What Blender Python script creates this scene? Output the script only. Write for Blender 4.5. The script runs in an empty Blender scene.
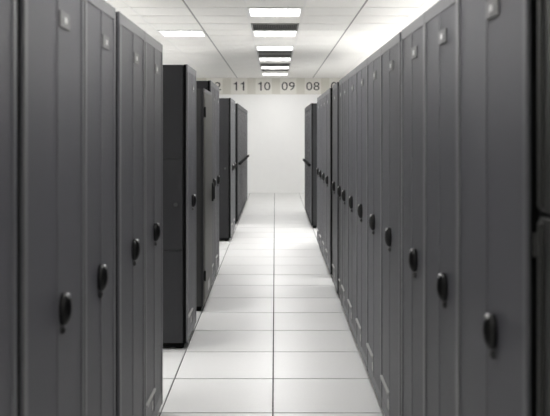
import bpy, bmesh, math, random
from mathutils import Matrix, Vector

random.seed(4)
S = bpy.context.scene
COL = S.collection

# ------------------------------------------------------------------ camera
EYE = 1.5                                   # eye height above the raised floor
cam_data = bpy.data.cameras.new('camera')
cam_data.sensor_width = 36.0
cam_data.lens = 810.0 / 550.0 * 36.0
cam_data.shift_y = -76.0 / 550.0            # level camera, horizon above the middle of the frame
cam_data.clip_start = 0.05
cam_data.dof.use_dof = True
cam_data.dof.focus_distance = 6.5
cam_data.dof.aperture_fstop = 3.6
cam = bpy.data.objects.new('camera', cam_data)
COL.objects.link(cam)
cam.location = (0, 0, EYE)
cam.rotation_euler = (math.radians(90), 0, 0)
S.camera = cam

# ------------------------------------------------------------------ world, exposure
w = bpy.data.worlds.new('world')
S.world = w
w.use_nodes = True
w.node_tree.nodes['Background'].inputs[0].default_value = (0.9, 0.95, 1.0, 1)
w.node_tree.nodes['Background'].inputs[1].default_value = 0.05
S.view_settings.view_transform = 'Standard'
S.view_settings.look = 'None'
S.view_settings.gamma = 1.0
S.view_settings.use_curve_mapping = False
S.view_settings.exposure = 0.0
LAMP_W = 18.5                               # watts of one ceiling fixture
FILL_W = 62.0                               # unseen fixtures added behind the rack rows to brighten ceiling and wall
LAMP_COL = (1.0, 0.99, 0.985)

# ------------------------------------------------------------------ room numbers
BACK = 19.9
FRONT = -3.2
SIDE = 4.03
CEIL = EYE + 1.33
CELL_X = [-4.03 + 0.62 * i for i in range(14)]
CELL_Y0, CELL_DY = 10.56, 0.64


# ------------------------------------------------------------------ materials
def mat(name, col, rough=0.5, metal=0.0, spec=0.5, noise=0.0, nscale=40.0, bump=0.0, bscale=300.0, emit=None, estr=0.0, coat=0.0):
    m = bpy.data.materials.new(name)
    m.use_nodes = True
    nt = m.node_tree
    b = nt.nodes['Principled BSDF']
    b.inputs['Base Color'].default_value = (*col, 1)
    b.inputs['Roughness'].default_value = rough
    b.inputs['Metallic'].default_value = metal
    b.inputs['Specular IOR Level'].default_value = spec
    b.inputs['Coat Weight'].default_value = coat
    tc = nt.nodes.new('ShaderNodeTexCoord')
    if noise > 0:
        n = nt.nodes.new('ShaderNodeTexNoise')
        n.inputs['Scale'].default_value = nscale
        n.inputs['Detail'].default_value = 4
        nt.links.new(tc.outputs['Object'], n.inputs['Vector'])
        mix = nt.nodes.new('ShaderNodeMix')
        mix.data_type = 'RGBA'
        mix.inputs[6].default_value = (*[c * (1 - noise) for c in col], 1)
        mix.inputs[7].default_value = (*[min(1, c * (1 + noise)) for c in col], 1)
        nt.links.new(n.outputs['Fac'], mix.inputs[0])
        nt.links.new(mix.outputs[2], b.inputs['Base Color'])
    if bump > 0:
        n2 = nt.nodes.new('ShaderNodeTexNoise')
        n2.inputs['Scale'].default_value = bscale
        nt.links.new(tc.outputs['Object'], n2.inputs['Vector'])
        bp = nt.nodes.new('ShaderNodeBump')
        bp.inputs['Strength'].default_value = bump
        bp.inputs['Distance'].default_value = 0.002
        nt.links.new(n2.outputs['Fac'], bp.inputs['Height'])
        nt.links.new(bp.outputs['Normal'], b.inputs['Normal'])
    if emit:
        b.inputs['Emission Color'].default_value = (*emit, 1)
        b.inputs['Emission Strength'].default_value = estr
    return m


M = {
    'floor': mat('floor_tile_white', (0.76, 0.76, 0.75), 0.36, noise=0.03, nscale=60),
    'seam': mat('floor_seam_grey', (0.05, 0.05, 0.05), 0.8),
    'wall': mat('wall_paint_white', (0.86, 0.86, 0.85), 0.85, noise=0.015, nscale=8),
    'band': mat('wall_band_beige', (0.64, 0.62, 0.56), 0.8, noise=0.02, nscale=20),
    'plate': mat('number_plate_offwhite', (0.74, 0.725, 0.675), 0.6),
    'ink': mat('number_ink', (0.035, 0.035, 0.037), 0.6),
    'ceil': mat('ceiling_tile', (0.88, 0.87, 0.84), 0.9, noise=0.03, nscale=30),
    'ceilback': mat('ceiling_void', (0.22, 0.215, 0.205), 0.9),
    'tee': mat('ceiling_tee_white', (0.84, 0.83, 0.81), 0.6),
    'runner': mat('ceiling_runner_grey', (0.34, 0.335, 0.325), 0.7),
    'fixture': mat('fixture_white', (0.85, 0.85, 0.83), 0.4),
    'reflector': mat('fixture_reflector', (0.8, 0.8, 0.8), 0.25, metal=0.9),
    'diffuser': mat('fixture_diffuser', (0.95, 0.95, 0.95), 0.5, emit=LAMP_COL, estr=3.0),
    'grille': mat('grille_grey', (0.12, 0.12, 0.115), 0.5),
    'vent_frame': mat('vent_frame_grey', (0.30, 0.30, 0.29), 0.5),
    'void': mat('duct_black', (0.012, 0.012, 0.012), 0.9),
    'frame': mat('rack_frame_grey', (0.116, 0.117, 0.126), 0.42, noise=0.03, nscale=25),
    'panel': mat('rack_mesh_grey', (0.092, 0.0915, 0.104), 0.5, noise=0.05, nscale=200, bump=0.25, bscale=500),
    'edge_highlight': mat('rack_edge_highlight_grey', (0.185, 0.185, 0.188), 0.4),  # paler than the frame, to paint the reflection on rounded door edges
    'lip': mat('lit_lip_and_plate_grey', (0.42, 0.42, 0.41), 0.45),  # pale for light caught on the sill; own colour of the label plates
    'body': mat('rack_body_charcoal', (0.024, 0.0245, 0.027), 0.5, spec=0.35, noise=0.04, nscale=20),
    'body_pale': mat('short_body_grey', (0.036, 0.036, 0.036), 0.5, spec=0.35),
    'black': mat('rack_black', (0.004, 0.004, 0.004), 0.8, spec=0.1),
    'handle': mat('handle_black_gloss', (0.004, 0.004, 0.004), 0.35, spec=0.35),
    'metal': mat('glint_metal', (0.5, 0.5, 0.5), 0.3, metal=1.0),  # bright metal for the highlight modelled on the handles
    'key': mat('keyhole_metal', (0.10, 0.10, 0.10), 0.35, metal=0.8),
    'badge': mat('badge_grey', (0.15, 0.15, 0.15), 0.45),
    'chrome': mat('badge_chrome', (0.60, 0.60, 0.60), 0.28, metal=0.9),
    'beige_door': mat('short_door_grey', (0.115, 0.113, 0.105), 0.5, noise=0.03, nscale=25),
    'olive': mat('old_cabinet_grey', (0.028, 0.028, 0.026), 0.5, noise=0.04, nscale=25),
    'bar_door': mat('bar_door_grey', (0.085, 0.085, 0.087), 0.6, spec=0.3, noise=0.03, nscale=25),
}


# ------------------------------------------------------------------ mesh helpers
class MB:
    def __init__(self):
        self.bm = bmesh.new()

    def box(self, x0, x1, y0, y1, z0, z1, bev=0.0, seg=2):
        b = bmesh.new()
        r = bmesh.ops.create_cube(b, size=1.0)
        for v in b.verts:
            v.co = ((x0 + x1) / 2 + v.co.x * (x1 - x0), (y0 + y1) / 2 + v.co.y * (y1 - y0), (z0 + z1) / 2 + v.co.z * (z1 - z0))
        if bev > 0:
            bmesh.ops.bevel(b, geom=list(b.edges), offset=bev, segments=seg, affect='EDGES', profile=0.5)
        self.add(b)
        return self

    def add(self, b):
        me = bpy.data.meshes.new('tmp')
        b.to_mesh(me)
        b.free()
        self.bm.from_mesh(me)
        bpy.data.meshes.remove(me)

    def prism(self, pts, z0, z1, bev=0.0):
        """closed outline in x,y lifted from z0 to z1"""
        b = bmesh.new()
        lo = [b.verts.new((x, y, z0)) for x, y in pts]
        hi = [b.verts.new((x, y, z1)) for x, y in pts]
        n = len(pts)
        b.faces.new(lo)
        b.faces.new(hi)
        for i in range(n):
            b.faces.new((lo[i], lo[(i + 1) % n], hi[(i + 1) % n], hi[i]))
        bmesh.ops.recalc_face_normals(b, faces=list(b.faces))
        if bev > 0:
            bmesh.ops.bevel(b, geom=list(b.edges), offset=bev, segments=1, affect='EDGES', profile=0.5)
        self.add(b)
        return self

    def ball(self, c, r, u=20, v=12, flat=None):
        b = bmesh.new()
        bmesh.ops.create_uvsphere(b, u_segments=u, v_segments=v, radius=1.0)
        for q in b.verts:
            y = q.co.y
            if flat is not None and y > flat:
                y = flat
            q.co = (c[0] + q.co.x * r[0], c[1] + y * r[1], c[2] + q.co.z * r[2])
        self.add(b)
        return self

    def cyl(self, c, r, depth, axis='Y', n=16, r2=None):
        b = bmesh.new()
        bmesh.ops.create_cone(b, cap_ends=True, segments=n, radius1=r, radius2=r if r2 is None else r2, depth=depth)
        R = {'Y': Matrix.Rotation(math.radians(90), 4, 'X'), 'X': Matrix.Rotation(math.radians(90), 4, 'Y'), 'Z': Matrix.Identity(4)}[axis]
        bmesh.ops.transform(b, matrix=Matrix.Translation(c) @ R, verts=list(b.verts))
        self.add(b)
        return self

    def mesh(self, name, material, smooth=False):
        me = bpy.data.meshes.new(name)
        bmesh.ops.recalc_face_normals(self.bm, faces=list(self.bm.faces))
        self.bm.to_mesh(me)
        self.bm.free()
        me.materials.append(M[material])
        if smooth:
            for p in me.polygons:
                p.use_smooth = True
        return me

    def build(self, name, material, parent=None, smooth=False):
        return link(name, self.mesh(name, material, smooth), parent)


def link(name, me, parent=None):
    o = bpy.data.objects.new(name, me)
    COL.objects.link(o)
    o.parent = parent
    return o


def tag(o, label, cat, group=None):
    o['label'] = label
    o['category'] = cat
    if group:
        o['group'] = group
    return o


def empty(name, loc, rz=0.0):
    o = bpy.data.objects.new(name, None)
    o.empty_display_size = 0.1
    COL.objects.link(o)
    o.location = loc
    o.rotation_euler = (0, 0, rz)
    return o


def structure(name, mb, material):
    o = mb.build(name, material)
    o['kind'] = 'structure'
    return o


def copy_tree(o, parent=None):
    c = o.copy()
    COL.objects.link(c)
    c.parent = parent
    for ch in list(o.children):
        copy_tree(ch, c)
    return c


# ------------------------------------------------------------------ setting: floor, walls, ceiling
m = MB()
xs = [-0.0115 + 0.6 * i for i in range(-7, 8)]
ys = [0.127 + 0.6 * i for i in range(-6, 34)]
G = 0.0042
for i in range(len(xs) - 1):
    for j in range(len(ys) - 1):
        x0, x1 = max(xs[i], -SIDE), min(xs[i + 1], SIDE)
        y0, y1 = max(ys[j], FRONT), min(ys[j + 1], BACK)
        if y1 - y0 > 0.02 and x1 - x0 > 0.02:
            m.box(x0 + G, x1 - G, y0 + 0.0062, y1 - 0.0062, -0.03, 0.0)
structure('floor', m, 'floor')
structure('floor.001', MB().box(-SIDE, SIDE, FRONT, BACK, -0.12, -0.006), 'seam')

structure('wall_back', MB().box(-SIDE - 0.1, SIDE + 0.1, BACK, BACK + 0.1, -0.1, CEIL + 0.3), 'wall')
structure('wall_front', MB().box(-SIDE - 0.1, SIDE + 0.1, FRONT - 0.1, FRONT, -0.1, CEIL + 0.3), 'wall')
structure('wall_left', MB().box(-SIDE - 0.1, -SIDE, FRONT - 0.1, BACK + 0.1, -0.1, CEIL + 0.3), 'wall')
structure('wall_right', MB().box(SIDE, SIDE + 0.1, FRONT - 0.1, BACK + 0.1, -0.1, CEIL + 0.3), 'wall')
structure('baseboard_back', MB().box(-SIDE, SIDE, BACK - 0.014, BACK, 0.0, 0.07, 0.003), 'wall')
structure('trim_1', MB().box(-SIDE, SIDE, BACK - 0.006, BACK, CEIL - 0.405, CEIL - 0.004), 'band')

# fixtures: (column, row) cells of the ceiling grid; column 6 is the one above the aisle, row 0 starts 10.56 m away
LIT = [(6, r) for r in (-18, -13, -8, -3, 0, 3, 6, 9, 12)] + [(4, 0)] + [(1, r) for r in (-14, -11, -8, -5, 3, 6)] + [(11, r) for r in (-14, -11, -8, -5, -3, -1, 3, 4, 6)]  # outer columns and first three aisle rows: unseen lights added to brighten the room
VENT = [(6, -1), (6, 4), (6, 5), (6, 8), (6, 10)]
taken = set(LIT) | set(VENT)


def cell(c, r):
    return CELL_X[c], CELL_X[c + 1], CELL_Y0 + CELL_DY * r, CELL_Y0 + CELL_DY * (r + 1)


m = MB()
rows = range(-22, 15)
for c in range(13):
    for r in rows:
        if (c, r) in taken:
            continue
        x0, x1, y0, y1 = cell(c, r)
        y0, y1 = max(y0, FRONT), min(y1, BACK)
        if y1 - y0 < 0.03:
            continue
        m.box(x0 + 0.011, x1 - 0.011, y0 + 0.016, y1 - 0.016, CEIL, CEIL + 0.02)
structure('ceiling', m, 'ceil')
structure('ceiling.001', MB().box(-SIDE, SIDE, FRONT, BACK, CEIL + 0.26, CEIL + 0.3), 'ceilback')
m = MB()
d = MB()
for i, x in enumerate(CELL_X):
    if i in (5, 8):
        d.box(x - 0.012, x + 0.012, FRONT, BACK, CEIL + 0.001, CEIL + 0.012)
    else:
        m.box(x - 0.012, x + 0.012, FRONT, BACK, CEIL - 0.003, CEIL + 0.012)
structure('trim_2', m, 'tee')
structure('trim_3', d, 'runner')
m = MB()
for r in rows:
    y = CELL_Y0 + CELL_DY * r
    if FRONT < y < BACK:
        for c in range(13):
            m.box(CELL_X[c] + 0.0122, CELL_X[c + 1] - 0.0122, y - 0.018, y + 0.018, CEIL + 0.005, CEIL + 0.014)
structure('trim_4', m, 'ceilback')


# ------------------------------------------------------------------ ceiling fixtures
def frame_mb(hx, hy, wdt, z0, z1):
    q = MB()
    q.box(-hx, hx, -hy, -hy + wdt, z0, z1)
    q.box(-hx, hx, hy - wdt, hy, z0, z1)
    q.box(-hx, -hx + wdt, -hy + wdt, hy - wdt, z0, z1)
    q.box(hx - wdt, hx, -hy + wdt, hy - wdt, z0, z1)
    return q


HX, HY = 0.62 / 2 - 0.013, CELL_DY / 2 - 0.012
lamp_frame = frame_mb(HX, HY, 0.022, -0.012, 0.03).mesh('frame', 'fixture')
lamp_housing = MB().box(-HX + 0.01, HX - 0.01, -HY + 0.01, HY - 0.01, 0.03, 0.11).mesh('housing', 'fixture')
lamp_diff = MB().box(-HX + 0.0225, HX - 0.0225, -HY + 0.0225, HY - 0.0225, -0.004, 0.028).mesh('diffuser', 'diffuser')
q = MB()
for k in range(1, 4):
    x = -HX + 0.0225 + k * (2 * HX - 0.045) / 4
    q.box(x - 0.005, x + 0.005, -HY + 0.0225, HY - 0.0225, -0.022, -0.0075)
lamp_louvre = q.mesh('louvre', 'reflector')
area = bpy.data.lights.new('lamp', 'AREA')
area.shape = 'RECTANGLE'
area.size = 0.52
area.size_y = 0.54
area.energy = LAMP_W
area.color = LAMP_COL
area_fill = area.copy()
area_fill.energy = FILL_W
area_fill.spread = math.radians(115)

GL = 'square recessed lights over the aisle'
lamp_labels = {
    -18: "added unseen ceiling panel above and behind the camera",
    -13: 'added unseen ceiling panel above the camera end of the aisle',
    -8: 'added unseen ceiling panel over the aisle, just above the frame',
    -3: 'lit square ceiling panel at the picture top, before the first dark grille',
    0: 'large lit square ceiling panel just behind the foremost dark louvred grille',
    3: 'lit square ceiling panel just in front of the two adjoining dark grilles',
    6: 'lit square ceiling panel just behind the two adjoining dark grilles',
    9: 'thin lit ceiling panel between two single dark grilles near the numbered wall',
    12: 'last lit ceiling panel, closest to the numbered back wall',
}
for (c, r) in LIT:
    x0, x1, y0, y1 = cell(c, r)
    t = empty('ceiling_light', ((x0 + x1) / 2, (y0 + y1) / 2, CEIL))
    if c == 6:
        tag(t, lamp_labels[r], 'ceiling light', GL)
    elif c == 4:
        tag(t, 'lit square ceiling panel set apart over the left rack row, away from the aisle', 'ceiling light')
    else:
        tag(t, 'added unseen ceiling panel behind the %s rack row, over the neighbouring aisle' % ('left' if c < 6 else 'right'), 'ceiling light',
            'added unseen panels over the %s neighbouring aisle' % ('left' if c < 6 else 'right'))
    link('frame', lamp_frame, t)
    link('housing', lamp_housing, t)
    link('diffuser', lamp_diff, t)
    link('louvre', lamp_louvre, t)
    a = bpy.data.objects.new('lamp', area if c in (4, 6) else area_fill)
    COL.objects.link(a)
    a.parent = t
    a.location = (0, 0, -0.006)

vent_frame = frame_mb(HX, HY, 0.022, -0.010, 0.03).mesh('frame', 'vent_frame')
vent_back = MB().box(-HX + 0.0185, HX - 0.0185, -HY + 0.0185, HY - 0.0185, 0.028, 0.05).mesh('duct', 'void')
q = MB()
for k in range(1, 24):
    x = -HX + 0.0185 + k * (2 * HX - 0.037) / 24
    q.box(x - 0.003, x + 0.003, -HY + 0.0185, HY - 0.0185, -0.004, 0.020)
for k in range(1, 6):
    y = -HY + 0.0185 + k * (2 * HY - 0.037) / 6
    q.box(-HX + 0.0185, HX - 0.0185, y - 0.003, y + 0.003, -0.003, 0.019)
vent_grid = q.mesh('grille', 'grille')
vent_labels = {
    -1: 'large dark louvred ceiling grille at the top edge, in front of the first bright panel',
    4: 'dark ceiling grille, front one of the two adjoining grilles',
    5: 'dark ceiling grille, rear one of the two adjoining grilles',
    8: 'dark ceiling grille in front of the thin second-to-last bright panel',
    10: 'dark ceiling grille between the last two bright panels by the numbered wall',
}
for (c, r) in VENT:
    x0, x1, y0, y1 = cell(c, r)
    t = tag(empty('ceiling_vent', ((x0 + x1) / 2, (y0 + y1) / 2, CEIL)), vent_labels[r], 'ceiling vent', 'dark louvred grilles over the aisle')
    link('frame', vent_frame, t)
    link('duct', vent_back, t)
    link('grille', vent_grid, t)


# ------------------------------------------------------------------ numbered signs on the back wall
def text_mesh(s, size, depth):
    cu = bpy.data.curves.new('number', 'FONT')
    cu.body = s
    cu.size = size
    cu.align_x = 'CENTER'
    cu.align_y = 'CENTER'
    cu.extrude = depth
    cu.offset = 0.0
    cu.space_character = 1.05
    o = bpy.data.objects.new('number', cu)
    COL.objects.link(o)
    bpy.context.view_layer.update()
    me = bpy.data.meshes.new_from_object(o.evaluated_get(bpy.context.evaluated_depsgraph_get()))
    bpy.data.objects.remove(o)
    xs_ = [v.co.x for v in me.vertices]
    ys_ = [v.co.y for v in me.vertices]
    cx, cy = (min(xs_) + max(xs_)) / 2, (min(ys_) + max(ys_)) / 2
    for v in me.vertices:
        v.co.x = (v.co.x - cx) * 1.18
        v.co.y -= cy
    me.materials.clear()
    me.materials.append(M['ink'])
    return me


plate_mesh = MB().box(-0.2, 0.2, -0.004, 0.004, -0.195, 0.195, 0.0015, 1).mesh('wall_sign', 'plate')
digit_mesh = {ch: text_mesh(ch, 0.29, 0.001) for ch in '02789'}
one = MB()
one.prism([(0.004, -0.108), (0.040, -0.108), (0.040, 0.108), (0.014, 0.108), (-0.010, 0.078), (-0.046, 0.066), (-0.046, 0.040), (0.004, 0.052)], -0.001, 0.001)
digit_mesh['1'] = one.mesh('digit', 'ink')
for s, x, lab in (('12', -1.487, 'off-white wall sign half hidden by a rack, its last digit 2 showing'),
                  ('11', -0.882, 'off-white wall sign with the number 11'),
                  ('10', -0.278, 'off-white wall sign with the number 10'),
                  ('09', 0.326, 'off-white wall sign with the number 09'),
                  ('08', 0.930, 'off-white wall sign with the number 08'),
                  ('07', 1.535, 'off-white wall sign mostly hidden by the racks, showing part of a 0')):
    o = tag(link('wall_sign', plate_mesh), lab, 'sign', 'numbered signs along the back wall')
    o.location = (x, BACK - 0.0105, CEIL - 0.2)
    for k, ch in enumerate(s):
        n = link('digit', digit_mesh[ch], o)
        n['label'] = 'black digit ' + ch
        n.location = (-0.088 + 0.176 * k, -0.0052, -0.005)
        n.rotation_euler = (math.radians(90), 0, 0)

# ------------------------------------------------------------------ racks
H = 1.955
HS = {'L': 1.968, 'R': 1.951}                # the two rows differ a little in height
Z0 = 0.045
KNOB_ZS = {'L': 1.0, 'R': 0.99}
handle_mesh = MB().ball((0, -0.006, 0), (0.0285, 0.023, 0.047)).mesh('handle', 'handle', True)
glint_mesh = MB().ball((0, -0.017, 0.035), (0.010, 0.008, 0.011), 12, 8).mesh('handle_glint', 'metal', True)  # small bright ball standing in for the highlight on the handle top
lock_mesh = MB().cyl((0, -0.002, 0), 0.010, 0.012).cyl((0, -0.008, 0), 0.005, 0.006).mesh('lock', 'key')
badge_mesh = MB().box(-0.055, 0.055, -0.003, 0.003, -0.023, 0.023, 0.0015, 1).mesh('badge', 'badge')
emblem_mesh = MB().box(-0.014, 0.014, -0.0015, 0.001, -0.009, 0.009, 0.0008, 1).mesh('emblem', 'chrome')
plate2_mesh = MB().box(-0.022, 0.022, -0.0015, 0.0015, -0.020, 0.020).mesh('label_plate', 'lip')
foot_mesh = MB().cyl((0, 0, 0.012), 0.028, 0.024, 'Z', 14).cyl((0, 0, 0.034), 0.012, 0.03, 'Z', 10).mesh('foot', 'black')
RX = {'L': -0.602, 'R': 0.56}


def rack_root(side, d0, d1, name, label, group, plane=None):
    X = RX[side] if plane is None else plane
    t = empty(name, (X, (d0 + d1) / 2, 0.0), math.radians(90 if side == 'L' else -90))
    return tag(t, label, 'server rack', group)


def near(side):                              # local x direction that points back to the camera
    return -1 if side == 'L' else 1


def carcass(t, wd, depth=1.0, h=1.96, exposed=None, y0=0.027, mat_='body'):
    hw = wd / 2
    MB().box(-hw + 0.003, hw - 0.003, y0 + 0.002, depth, Z0, h - 0.004, 0.004, 1).build('body', mat_, t)
    MB().box(-hw + 0.012, hw - 0.012, 0.03, depth - 0.03, 0.018, Z0 + 0.004).build('base', 'black', t)
    for sx in (-1, 1):
        for y in (0.06, depth - 0.08):
            f = link('foot', foot_mesh, t)
            f.location = (sx * (hw - 0.06), y, 0.0)
    if exposed is not None:                  # the end of a row: three removable panels and a lock
        for a, b in ((Z0 + 0.002, 0.678), (0.689, 1.311), (1.322, h - 0.006)):
            x0, x1 = sorted((exposed * (hw - 0.0032), exposed * (hw + 0.006)))
            p = MB().box(x0, x1, y0 + 0.006, depth - 0.02, a, b, 0.002, 1).build('side_panel', mat_, t)
            if a > 0.5 and a < 1:
                k = MB().cyl((0, 0, 0), 0.014, 0.008, 'X').cyl((0, 0, -0.004), 0.005, 0.014, 'X').build('lock', 'key', p)
                k.location = (exposed * (hw + 0.008), 0.082, 1.0)


def wave_rack(side, d0, d1, label, group, exposed=False, badge=True, plane=None, hx=0.005, h=None):
    """tall rack with a two-facet perforated door, an oval handle on the centre ridge and a badge"""
    t = rack_root(side, d0, d1, 'server_rack', label, group, plane)
    wd = d1 - d0
    hw = wd / 2
    H = h or HS[side]
    carcass(t, wd, h=H, exposed=near(side) if exposed else None)
    MB().box(-hw + 0.001, hw - 0.001, 0.0105, 0.028, Z0, H - 0.002).build('front_frame', 'black', t)
    br = 0.032
    KNOB_Z = KNOB_ZS[side]
    q = MB()
    q.box(-hw, -hw + br, 0.0, 0.010, Z0, H, 0.003)
    q.box(hw - br, hw, 0.0, 0.010, Z0, H, 0.003)
    q.box(-hw + br - 0.008, hw - br + 0.008, 0.0005, 0.010, H - 0.048, H - 0.0005, 0.003)
    q.box(-hw + br - 0.008, hw - br + 0.008, 0.0015, 0.010, Z0 + 0.001, 0.112, 0.003)
    q.box(-hw + br - 0.004, -0.006, 0.003, 0.010, 0.108, 0.215, 0.002)
    q.box(-0.008, 0.004, -0.001, 0.010, 0.106, H - 0.045, 0.003)         # the ridge
    door = q.build('door', 'frame', t)
    MB().box(-hw + 0.001, -hw + 0.024, -0.003, 0.004, Z0 + 0.004, H - 0.05, 0.003, 3).build('lit_edge_strip', 'edge_highlight', door)  # lighter grey puts the edge reflection into the colour
    zt = H - 0.046
    p = MB().prism([(-hw + br - 0.004, 0.0035), (-0.006, 0.0015), (-0.006, 0.0112), (-hw + br - 0.004, 0.0115)], 0.213, zt).build('perforated_panel', 'panel', door)
    p = MB().prism([(0.002, 0.0012), (hw - br + 0.004, 0.0035), (hw - br + 0.004, 0.0115), (0.002, 0.0112)], 0.110, zt).build('perforated_panel', 'panel', door)
    lip = MB().prism([(-hw + br - 0.002, -0.009), (-0.007, -0.009), (-0.007, 0.010), (-hw + br - 0.002, 0.010)], 0.211, 0.224, 0.002).build('lit_sill_strip', 'lip', door)  # pale tone paints the ceiling light caught by this ledge
    hd = link('handle', handle_mesh, door)
    hd.location = (hx, 0.0, KNOB_Z)
    cp = link('lock', lock_mesh, door)
    cp.location = (hx, -0.001, KNOB_Z - 0.060)
    glint = link('handle_glint', glint_mesh, door)
    glint.location = (hx, 0.0, KNOB_Z)
    if badge:
        b = link('badge', badge_mesh, door)
        sl = math.atan2(0.0023, hw - br)
        b.location = (0.064, 0.0008 + 0.064 * math.tan(sl) - 0.0015, 1.818)
        b.rotation_euler = (0, 0, sl)
        e = link('emblem', emblem_mesh, door)
        e.location = (0.064, 0.0008 + 0.064 * math.tan(sl) - 0.0055, 1.818)
        e.rotation_euler = (0, 0, sl)
    lp = link('label_plate', plate2_mesh, door)
    lp.location = (-0.055, 0.002, 0.15)
    return t


def bar_rack(side, d0, d1, label, group, badge=False):
    """plain tall rack with a black bar handle across its door"""
    t = rack_root(side, d0, d1, 'bar_handle_rack', label, group)
    KNOB_Z = 0.985
    wd = d1 - d0
    hw = wd / 2
    H = HS[side]
    carcass(t, wd, h=H)
    MB().box(-hw + 0.004, hw - 0.004, 0.012, 0.033, Z0, H - 0.002).build('front_frame', 'black', t)
    q = MB()
    q.box(-hw + 0.004, hw - 0.004, 0.002, 0.018, Z0, H, 0.005)
    q.box(-hw + 0.004, -hw + 0.05, -0.006, 0.01, Z0 + 0.01, H - 0.02, 0.006)
    q.box(-0.03, 0.03, -0.004, 0.01, Z0 + 0.01, H - 0.06, 0.004)
    q.box(-hw + 0.03, hw - 0.03, -0.004, 0.01, H - 0.075, H - 0.01, 0.004)
    door = q.build('door', 'bar_door', t)
    MB().box(-hw + 0.055, -0.04, -0.001, 0.004, 0.12, H - 0.1).build('perforated_panel', 'panel', door)
    MB().box(0.04, hw - 0.02, -0.001, 0.004, 0.12, H - 0.1).build('perforated_panel', 'panel', door)
    MB().box(-hw + 0.02, hw - 0.02, -0.042, -0.016, KNOB_Z - 0.022, KNOB_Z + 0.022, 0.008).box(-hw + 0.05, -hw + 0.09, -0.02, 0.004, KNOB_Z - 0.015, KNOB_Z + 0.015).box(hw - 0.09, hw - 0.05, -0.02, 0.004, KNOB_Z - 0.015, KNOB_Z + 0.015).build('bar_handle', 'black', door)
    b = link('badge', badge_mesh, door)
    b.location = (0.1, -0.004, 1.80)
    return t


GLF = 'tall grey racks along the left of the aisle'
GRT = 'tall grey racks along the right of the aisle'
wave_rack('L', 1.285, 1.893, 'tall grey rack cut by the left picture edge, in front of all others there', GLF)
wave_rack('L', 1.94, 2.559, 'large blurred grey rack beside the left picture edge, oval handle lowest on that side', GLF, hx=0.04)
wave_rack('L', 2.56, 3.065, 'grey rack on the left whose square badge nearly touches the picture top', GLF, hx=-0.03)
wave_rack('L', 3.135, 3.747, 'grey rack on the left just beyond the black vertical gap, shiny badge near its top', GLF)
wave_rack('L', 3.75, 4.345, 'grey rack closing the first left block, beside the bare charcoal side panels', GLF)
wave_rack('L', 5.58, 6.20, 'single grey rack standing alone on the left, big charcoal side panels with a round lock', GLF, exposed=True)
wave_rack('L', 7.60, 8.17, 'grey rack directly behind the shorter hinged cabinet on the left', GLF, h=1.985)
wave_rack('L', 8.171, 8.745, 'second grey rack behind the shorter hinged cabinet, before the second gap', GLF, h=1.985)
wave_rack('L', 11.1, 11.68, 'grey rack after the second left gap, its small charcoal side panels facing the camera', GLF, exposed=True)
wave_rack('L', 11.681, 12.27, 'grey rack on the left with the last oval handle, before the bar-handled racks', GLF)
GBL = 'bar-handled racks at the far end of the left row'
dd = 13.15
ords = ['first', 'second', 'third', 'fourth', 'fifth', 'sixth', 'last']
for k in range(7):
    wdt = 0.65 if k < 4 else 0.64
    bar_rack('L', dd, dd + wdt - 0.005, ords[k] + ' of the seven bar-handled grey racks ending the left row' if k < 6 else
             'last bar-handled grey rack of the left row, closest to the white wall', GBL)
    dd += wdt if k != 3 else wdt + 0.03

# right side
wave_rack('R', 1.805, 2.488, 'large blurred grey rack with the biggest oval handle, beside the dark right-edge cabinet', GRT, hx=0.075)
wave_rack('R', 2.489, 3.040, 'grey rack on the right whose square badge touches the picture top', GRT, hx=0.10)
wave_rack('R', 3.041, 3.588, 'grey rack on the right just before the dark vertical gap, third oval handle', GRT, hx=0.09)
for a, b, lab in ((3.637, 4.285, 'grey rack on the right just past the dark vertical gap, fourth oval handle'),
                  (4.286, 4.93, 'second grey rack of the middle right block, fifth oval handle counted from the right'),
                  (4.931, 5.58, 'third grey rack of the middle right block, sixth oval handle counted from the right'),
                  (5.581, 6.22, 'fourth grey rack of the middle right block, seventh oval handle counted from the right'),
                  (6.221, 6.80, 'fifth grey rack of the middle right block, beside the narrow one')):
    wave_rack('R', a, b, lab, GRT, hx=0.03)
wave_rack('R', 6.801, 7.08, 'narrow grey rack ending the middle right block, before the black slot', GRT)
wave_rack('R', 7.31, 7.87, 'grey rack standing by itself between two black slots on the right', GRT)
for k in range(4):
    a = 8.28 + 0.6175 * k
    wave_rack('R', a, a + 0.6165, ords[k] + ' of the four shiny-badged grey racks beyond the black slots on the right', GRT)
GBR = 'bar-handled racks at the far end of the right row'
for k in range(4):
    a = 12.6 + 0.635 * k
    bar_rack('R', a, a + 0.63, (ords[k] + ' of the four bar-handled grey racks ending the right row') if k < 3 else
             'last bar-handled grey rack of the right row, closest to the white wall', GBR)

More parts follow.
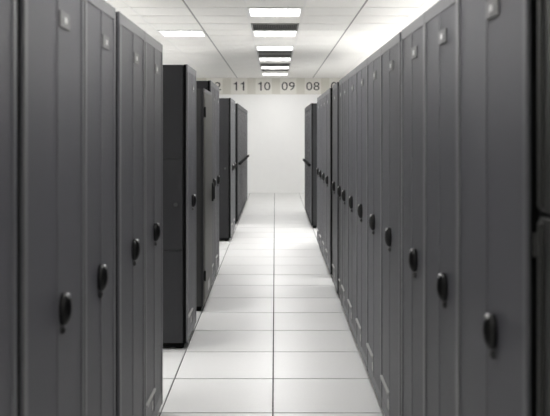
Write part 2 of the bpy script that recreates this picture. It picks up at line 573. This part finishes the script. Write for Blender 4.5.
# ------------------------------------------------------------------ short cabinet with a hinged plain door
hs = 1.865
t = tag(empty('hinged_cabinet', (-0.588, 7.15, 0), math.radians(90)), 'shorter grey cabinet with a plain hinged door, lower than its tall neighbours', 'cabinet')
wd, hw = 0.8, 0.4
carcass(t, wd, 0.9, hs, y0=0.025, mat_='body_pale')
q = MB()
q.box(-hw + 0.002, hw - 0.002, 0.0, 0.008, Z0 + 0.01, hs - 0.03, 0.003)
q.box(-hw + 0.035, hw - 0.035, -0.004, 0.01, Z0 + 0.05, hs - 0.075, 0.003)
door = q.build('door', 'beige_door', t)
MB().box(-hw, hw, 0.0, 0.012, hs - 0.028, hs, 0.004).build('top_cap', 'frame', t)
MB().box(-hw + 0.001, hw - 0.001, 0.0125, 0.026, Z0, hs - 0.002).build('front_frame', 'body', t)
for z in (0.30, 1.665):
    MB().box(-hw - 0.003, -hw + 0.004, -0.006, 0.006, z - 0.04, z + 0.04, 0.002).cyl((-hw + 0.002, -0.006, z), 0.006, 0.085, 'Z', 10).build('hinge', 'black', door)
MB().box(hw - 0.075, hw - 0.035, -0.022, 0.0, 0.86, 1.03, 0.006).box(hw - 0.066, hw - 0.046, -0.034, -0.018, 0.88, 1.00, 0.004).build('latch', 'handle', door)
MB().box(-0.10, 0.10, -0.0055, -0.003, 0.12, 0.20).build('label_plate', 'lip', door)

# ------------------------------------------------------------------ older cabinet cut by the right edge
t = tag(empty('split_front_cabinet', (0.57, 1.445, 0), math.radians(-90)), 'dark olive-grey cabinet cut by the right picture edge, horizontal split in its front', 'cabinet')
wd, hw = 0.61, 0.305
carcass(t, wd, 1.0, H, y0=0.025, mat_='olive')
for a, b in ((Z0 + 0.01, 1.318), (1.328, H)):
    q = MB()
    q.box(-hw + 0.004, hw - 0.004, 0.0, 0.022, a, b, 0.004)
    q.box(-hw + 0.012, -hw + 0.03, -0.008, 0.01, a + 0.01, b - 0.01, 0.004)
    q.box(-hw + 0.075, hw - 0.02, -0.006, 0.01, a + 0.02, b - 0.02, 0.006)
    door = q.build('door', 'olive', t)
    if a < 1:
        MB().box(-hw - 0.016, -hw + 0.012, -0.006, 0.012, 1.235, 1.275, 0.003).cyl((-hw - 0.006, -0.004, 1.255), 0.008, 0.05, 'Z', 10).build('hinge', 'olive', door)
